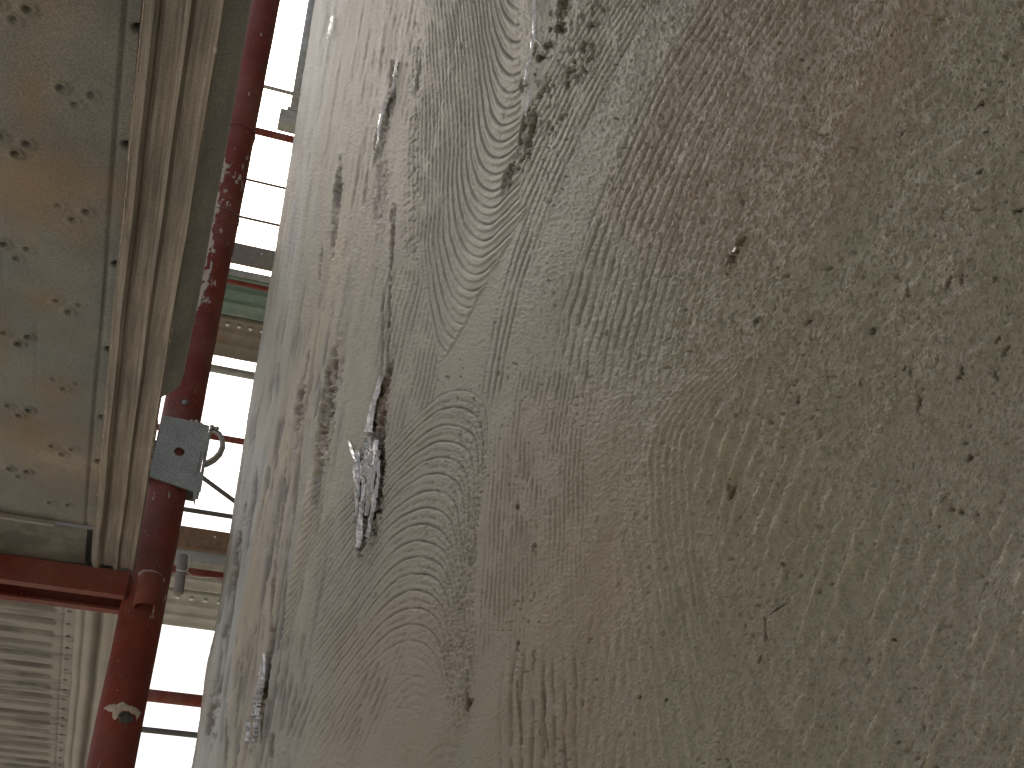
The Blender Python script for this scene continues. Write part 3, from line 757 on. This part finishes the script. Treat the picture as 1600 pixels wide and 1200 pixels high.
def c1(X_, Y_):
    c_ = np.ones(X_.shape + (3,))
    rust = np.array([1.02, .90, .76]); m_ = 0
    for x, y, sx_, sy_ in ((-.138, .585, .013, .055), (-.128, .66, .03, .045), (-.12, .93, .025, .03), (-.165, .86, .012, .05), (-.15, 1.0, .03, .03), (-.14, .48, .03, .04), (-.13, .80, .02, .02), (-.105, .71, .015, .02)):
        m_ = np.maximum(m_, np.exp(-(((X_ - x) / sx_) ** 2 + ((Y_ - y) / sy_) ** 2)))
    m_ = m_ * (.35 + 1.1 * fbm(X_ * 60, Y_ * 60, 4, 511)); m_ = np.clip(m_, 0, 1)[..., None]
    c_ = c_ + (rust - 1) * m_
    cool = (win(Y_, .70, .99, .06) * (.6 + .6 * (fbm(X_ * 25, Y_ * 18, 3, 515) - .3)))[..., None] * (1 - m_)
    c_ = c_ * (1 + (np.array([.88, .99, 1.05]) - 1) * np.clip(cool, 0, 1))
    pat = ss(.56, .70, fbm(X_ * 26, Y_ * 16, 4, 521))[..., None]; c_ = c_ * (1 + .22 * pat * win(Y_, 1.0, 1.14, .04)[..., None])
    for x, y, a_ in dim:
        d2 = ((X_ - x) ** 2 + (Y_ - y) ** 2) / .004 ** 2
        c_ = c_ * (1 - .35 * a_ * np.exp(-d2))[..., None]
    for x, y in holes:
        d2 = ((X_ - x) ** 2 + (Y_ - y) ** 2) / .0026 ** 2; c_ = c_ * (1 - .85 * np.exp(-d2 ** 2))[..., None]
    sm = np.exp(-((X_ + .0835) / .0012) ** 2) * (.5 + .5 * fbm(X_ * 0, Y_ * 60, 3, 525)); c_ = c_ * (1 - .7 * sm)[..., None]
    return c_
obj('underside', sheet(-.345, -.0735, -.25, 1.180, .0018, h1, c1), M['galv'], p1)
# raised end cap band
def h1b(X_, Y_):
    return -.004 + .001 * (fbm(X_ * 20, Y_ * 20, 3, 531) - .5)
def c1b(X_, Y_):
    c_ = np.ones(X_.shape + (3,)) * .80; c_[..., 0] *= .98; c_[..., 2] *= .92
    s_ = ss(.5, .75, fbm(X_ * 35, Y_ * 35, 4, 535))[..., None]; return c_ * (1 - .35 * s_)
obj('end_plate', sheet(-.345, -.0790, 1.180, 1.268, .003, h1b, c1b), M['galv'], p1)
obj('end_plate_edge', box(-.345, -.1145, 1.1775, 1.1815, CZ + .5935, CZ + .5985, .0004), M['galv_slot'], p1)
prof1 = [(-.0745, .6015), (-.0735, .5985), (-.0722, .5955), (-.070, .5925), (-.0675, .5922), (-.0655, .5940), (-.0642, .5975), (-.062, .5985), (-.060, .5972), (-.0575, .5975), (-.052, .5978), (-.0500, .5965), (-.0485, .5938), (-.0468, .5930), (-.0455, .5952), (-.044, .5970), (-.040, .5973), (-.0325, .5970), (-.0300, .5955), (-.0283, .5945), (-.0276, .5960), (-.0280, .600), (-.0290, .606), (-.0275, .612), (-.0190, .620), (-.0145, .628), (-.0130, .645), (-.0170, .652), (-.0320, .656), (-.060, .656)]
i_split = 22
obj('side_rail', extrude_profile(prof1[:i_split][::-1], -.25, 1.262, .0012, 160, .0005, 1), M['galv_rail'], p1, smooth=False)
obj('side_flange', extrude_profile(prof1[i_split - 1:][::-1], -.25, .925, .0012, 120, .0004, 2), M['galv_clean'], p1)
obj('walking_surface', box(-.345, -.032, -.25, 1.25, CZ + .650, CZ + .6545), M['galv_slot'], p1, smooth=False)
# dried plaster bead along the bottom lip of the rail
Vb = []
rb_ = random.Random(8)
obj('plaster_bead', tube_mesh([(-.0280 + rb_.uniform(-.0004, .0004), y_, CZ + .5955 + rb_.uniform(-.0003, .0003)) for y_ in np.linspace(.30, 1.18, 240)], [max(.0002, .0006 + rb_.gauss(0, .0005)) for _ in range(240)], 6), M['crust'], p1)
obj('plaster_bead', tube_mesh([(-.0732 + rb_.uniform(-.0003, .0003), y_, CZ + .5950) for y_ in np.linspace(.30, 1.1, 200)], [max(.00015, .0003 + rb_.gauss(0, .0003)) for _ in range(200)], 6), M['crust'], p1)

p2 = thing('scaffold_plank', 'pale steel plank pressed with rows of cross slots, behind the red transom', 'plank', GP)
def h2(X_, Y_):
    h_ = .0005 * (fbm(X_ * 15, Y_ * 10, 3, 541) - .5)
    pit = .0398; f_ = (Y_ - 1.400) / pit; fr_ = (f_ - np.floor(f_) - .5) * pit
    inx = 1 - ss(-.1195, -.1150, X_)
    sl = vn(np.floor(f_) * 1.7 + .5, f_ * 0, 561)
    inx = 1 - ss(-.1205 + .004 * sl, -.1155 + .004 * sl, X_); fr_ = fr_ + .0022 * (sl - .5) + .0012 * (fbm(X_ * 22, np.floor(f_) * 3.1, 2, 563) - .5)
    h_ = h_ + inx * (.6 + .6 * sl) * (.0085 * np.exp(-((fr_ + .002) / .0030) ** 2) - .0030 * np.exp(-((fr_ - .0045) / .0028) ** 2))
    kn = np.floor(f_) % 2
    h_ = h_ - .002 * kn * np.exp(-((X_ + .163) / .004) ** 2 - ((fr_ + .002) / .004) ** 2)
    for x, y in hol2:
        d2 = ((X_ - x) ** 2 + (Y_ - y) ** 2) / .0022 ** 2; h_ = h_ + .008 * np.exp(-d2 ** 2)
    h_ = h_ + .0016 * np.exp(-((X_ + .1035) / .0012) ** 2)
    return h_
hol2 = [(-.0968, 1.380 + .0405 * i) for i in range(24)]
def c2(X_, Y_):
    c_ = np.ones(X_.shape + (3,)); c_ *= (.92 + .2 * (fbm(X_ * 30, Y_ * 12, 4, 551) - .4))[..., None]; c_ *= (1 - .40 * ss(.48, .66, fbm(X_ * 14, Y_ * 70, 4, 571)))[..., None]
    for x, y in hol2:
        d2 = ((X_ - x) ** 2 + (Y_ - y) ** 2) / .0020 ** 2; c_ = c_ * (1 - .85 * np.exp(-d2 ** 2))[..., None]
    return c_
M['galv2'] = metal('galvanised_slotted_underside', (.44, .428, .385), (.34, .335, .305), stain=(.3, .22, .14), stain_amt=.35, spot=.2, attr=True)
obj('underside', sheet(-.345, -.0885, 1.340, 2.60, .0020, h2, c2, z=.62), M['galv2'], p2)
prof2 = [(-.089, .622), (-.0880, .6190), (-.0850, .6170), (-.080, .6165), (-.0770, .6190), (-.0750, .6140), (-.0700, .6115), (-.0640, .6125), (-.0610, .6180), (-.0585, .6230), (-.0560, .6180), (-.0520, .6150), (-.044, .6150), (-.0385, .6160), (-.0365, .6140), (-.0355, .6170), (-.036, .630), (-.034, .66), (-.036, .672), (-.06, .676)]
obj('side_rail', extrude_profile(prof2[::-1], 1.345, 2.62, .0012, 120, .0006, 5), M['galv_slot'], p2)
obj('walking_surface', box(-.345, -.038, 1.335, 2.6, CZ + .674, CZ + .678), M['galv_slot'], p2, smooth=False)
obj('hook_lip', box(-.075, -.0335, 1.334, 1.344, CZ + .600, CZ + .618, .001), M['dark_steel'], p2)

# ================================================================== scaffold round the corner
GF = 'steel planks of the scaffold round the corner'
def far_plank(y0_, width, z_, mt, name_label, seed, x0=-1.3, x1=2.6, holerow=True, ledge=.0):
    t_ = thing('scaffold_plank', name_label, 'plank', GF, loc=(0, y0_, CZ + z_))
    w_ = width
    pf = [(0, .055), (-.004, .03), (0, .0), (.012, -.006), (.03, -.002), (.05, .006), (w_ * .28, .006), (w_ * .30, .012), (w_ * .34, -.006), (w_ * .37, -.006), (w_ * .40, .004), (w_ * .60, .004), (w_ * .63, .012), (w_ * .66, -.005), (w_ * .70, .003), (w_ - .05, .006), (w_ - .03, -.004), (w_ - .01, -.004), (w_, .0), (w_ + .004, .03), (w_, .055)]
    me_ = extrude_profile(pf, x0, x1, .002, 60, .0008, seed, axis='x')
    obj('plank_profile', me_, mt, t_)
    # row of pale studs; their colour stands in for sky seen through holes
    if holerow:
        bm = bmesh.new(); r = random.Random(seed)
        for i in range(36):
            x = x0 + .15 + i * .075
            for yy in (w_ * .17,):
                res = bmesh.ops.create_cone(bm, cap_ends=True, segments=10, radius1=.013, radius2=.009, depth=.008)
                bmesh.ops.translate(bm, verts=res['verts'], vec=(x, yy, -.001))
        me_ = bpy.data.meshes.new('sky_dot_row'); bm.to_mesh(me_); bm.free(); o_ = obj('sky_dot_row', me_, M['sky_dot_screw'], t_); o_['kind'] = 'stuff'
    return t_
M['sky_dot_screw'] = simple('pale_sky_dot_and_screw', (.80, .82, .80), .3, (.65, .66, .64), 90, metallic=.0)  # pale like sky showing through the plank holes; screw heads share it
far_plank(5.70, .40, 4.75, M['green_metal'], 'green-tinted steel plank at the upper far level, nearer of the two seen in the gap', 11)
far_plank(6.13, .44, 4.75, M['brown_metal'], 'weathered brownish steel plank behind the green-tinted one at the upper far level', 12)
far_plank(5.56, .42, 2.75, M['pale_metal'], 'pale grey-green steel plank just behind the brown toe board', 13)
far_plank(6.01, .48, 2.75, M['pale_metal'], 'pale grey-green steel plank at the lower far level, the rear one', 14)

def rail(name, label, cat, y, z, r=.024, mt='dark_steel', x0=-1.4, x1=2.6, group=None, dz=0.0, part='tube'):
    t_ = thing(name, label, cat, group, loc=(0, y, CZ + z))
    obj(part, tube_mesh([(x0, 0, 0), (x1, 0, dz)], r, 14), M[mt], t_); return t_
def board(name, label, cat, y, z0, z1, mt, th_=.03, x0=-1.4, x1=2.6, dz=0.0, grp=None):
    t_ = thing(name, label, cat, grp, loc=(0, y, CZ + z0))
    obj('board', box(x0, x1, 0, th_, 0, z1 - z0, .002), M[mt], t_, smooth=False)
    bm = bmesh.new()
    for i in range(9):
        r_ = bmesh.ops.create_cone(bm, cap_ends=True, segments=8, radius1=.007, radius2=.004, depth=.008)
        bmesh.ops.rotate(bm, verts=r_['verts'], cent=(0, 0, 0), matrix=Matrix.Rotation(pi / 2, 3, 'X'))
        bmesh.ops.translate(bm, verts=r_['verts'], vec=(x0 + .1 + i * .22, -.003, (z1 - z0) * (.35 + .3 * (i % 2))))
    me_ = bpy.data.meshes.new('screw_heads'); bm.to_mesh(me_); bm.free(); obj('screw_heads', me_, M['sky_dot_screw'], t_)['kind'] = 'stuff'
    t_.rotation_euler = (0, -dz, 0); return t_
board('toe_board', 'weathered grey-brown toe board above the green plank of the upper far level', 'board', 5.60, 4.785, 4.935, 'grey_wood', dz=.0)
board('toe_board', 'brown timber toe board along the lower far level, above its thin red edge', 'board', 5.44, 2.735, 2.845, 'wood')
def ledger(label, y, z0, z1, mt, th_=.02):
    t_ = thing('ledger', label, 'scaffold bar', 'scaffold ledgers round the corner', loc=(0, y, CZ + z0))
    obj('bar', box(-1.4, 2.6, 0, th_, 0, z1 - z0, .003), M[mt], t_, smooth=False); return t_
ledger('thin grey bar right under the grey-brown toe board in the upper far level', 5.62, 4.695, 4.735, 'galv_clean')
ledger('thin red bar along the front edge of the green plank', 5.66, 4.66, 4.687, 'red_plain')
ledger('pale grey bar right under the brown timber toe board', 5.46, 2.665, 2.725, 'galv_slot')
ledger('thin red bar under the pale grey bar of the lower far level', 5.50, 2.615, 2.650, 'red_plain')
GR = 'horizontal rails of the scaffold round the corner'
rail('guardrail', 'thin dark rail crossing the white sky, upper of the two closely spaced ones', 'rail', 5.6, 5.49, .0085, group=GR)
rail('guardrail', 'thin dark rail crossing the white sky, next above the grey-brown toe board', 'rail', 5.6, 5.155, .0085, group=GR)
rail('guardrail', 'broad faded reddish rail crossing the glare beside the grey block', 'rail', 5.6, 5.955, .026, 'red_far', group=GR) if 'red_far' in M else rail('guardrail', 'broad faded reddish rail crossing the glare beside the grey block', 'rail', 5.6, 5.955, .026, 'red_plain', group=GR)
rail('guardrail', 'thin grey rail highest in the gap, under the sun glare', 'rail', 5.6, 6.41, .014, 'galv_clean', group=GR)
rail('guardrail', 'grey tube crossing just below the weathered brownish plank', 'rail', 6.62, 4.675, .028, 'galv_clean', group=GR)
rail('guardrail', 'thin red rail crossing the sky right of the bracket loop', 'rail', 5.6, 3.50, .018, 'red_plain', group=GR)
rail('guardrail', 'thin dark rail crossing the sky above the brown toe board, meeting the slanting brace', 'rail', 5.6, 3.025, .013, group=GR)
rail('guardrail', 'thick red rail crossing the sky near the bottom of the gap', 'rail', 5.6, 2.010, .030, 'red_plain', group=GR)
rail('guardrail', 'thin grey rail lowest in the gap, below the thick red one', 'rail', 5.6, 1.845, .014, group=GR)
t_ = thing('diagonal_brace', 'thin grey brace slanting down to the right across the sky under the bracket', 'scaffold bar', loc=(.142, 5.9, CZ + 3.382))
obj('tube', tube_mesh([(-1.2, 0, .74), (1.6, 0, -.94)], .013, 10), M['dark_steel'], t_)
# far upright with coupler half hidden by the wall edge
t_ = thing('far_upright', 'hazy grey upright with a block-shaped coupler, peeping out at the wall edge near the glare', 'scaffold', loc=(.325, 5.9, CZ + 6.4))
obj('tube', tube_mesh([(0, 0, .05), (0, 0, 1.6)], .050, 18), M['galv_clean'], t_)
obj('coupler', box(-.115, .07, -.05, .05, -.02, .12, .008), M['galv_clean'], t_)
obj('coupler_lip', box(-.07, .08, -.055, .055, .122, .15, .006), M['galv_clean'], t_)
# peg hanging on a string behind the red upright
t_ = thing('hanging_tube_end', 'short grey tube end tied with pale string beside the red upright', 'tube', loc=(.104, 5.2, CZ + 2.46))
obj('tube', tube_mesh([(-.006, 0, .10), (-.004, 0, .04), (.0, 0, -.04), (.002, 0, -.088), (.002, 0, -.096)], [.024, .025, .025, .024, .020], 18), M['grey_wood'], t_)
obj('string', tube_mesh([(-.024, -.024, .012), (.008, -.026, .008), (.024, -.020, .020), (.032, -.008, .052), (.024, 0, .096), (.008, .006, .112)], .0024, 6), M['pale_wire'], t_)
obj('string', tube_mesh([(.022, -.020, .012), (.05, 0, .002), (.09, 0, .002), (.14, 0, .008), (.195, 0, .014)], .0024, 6), M['pale_wire'], t_)
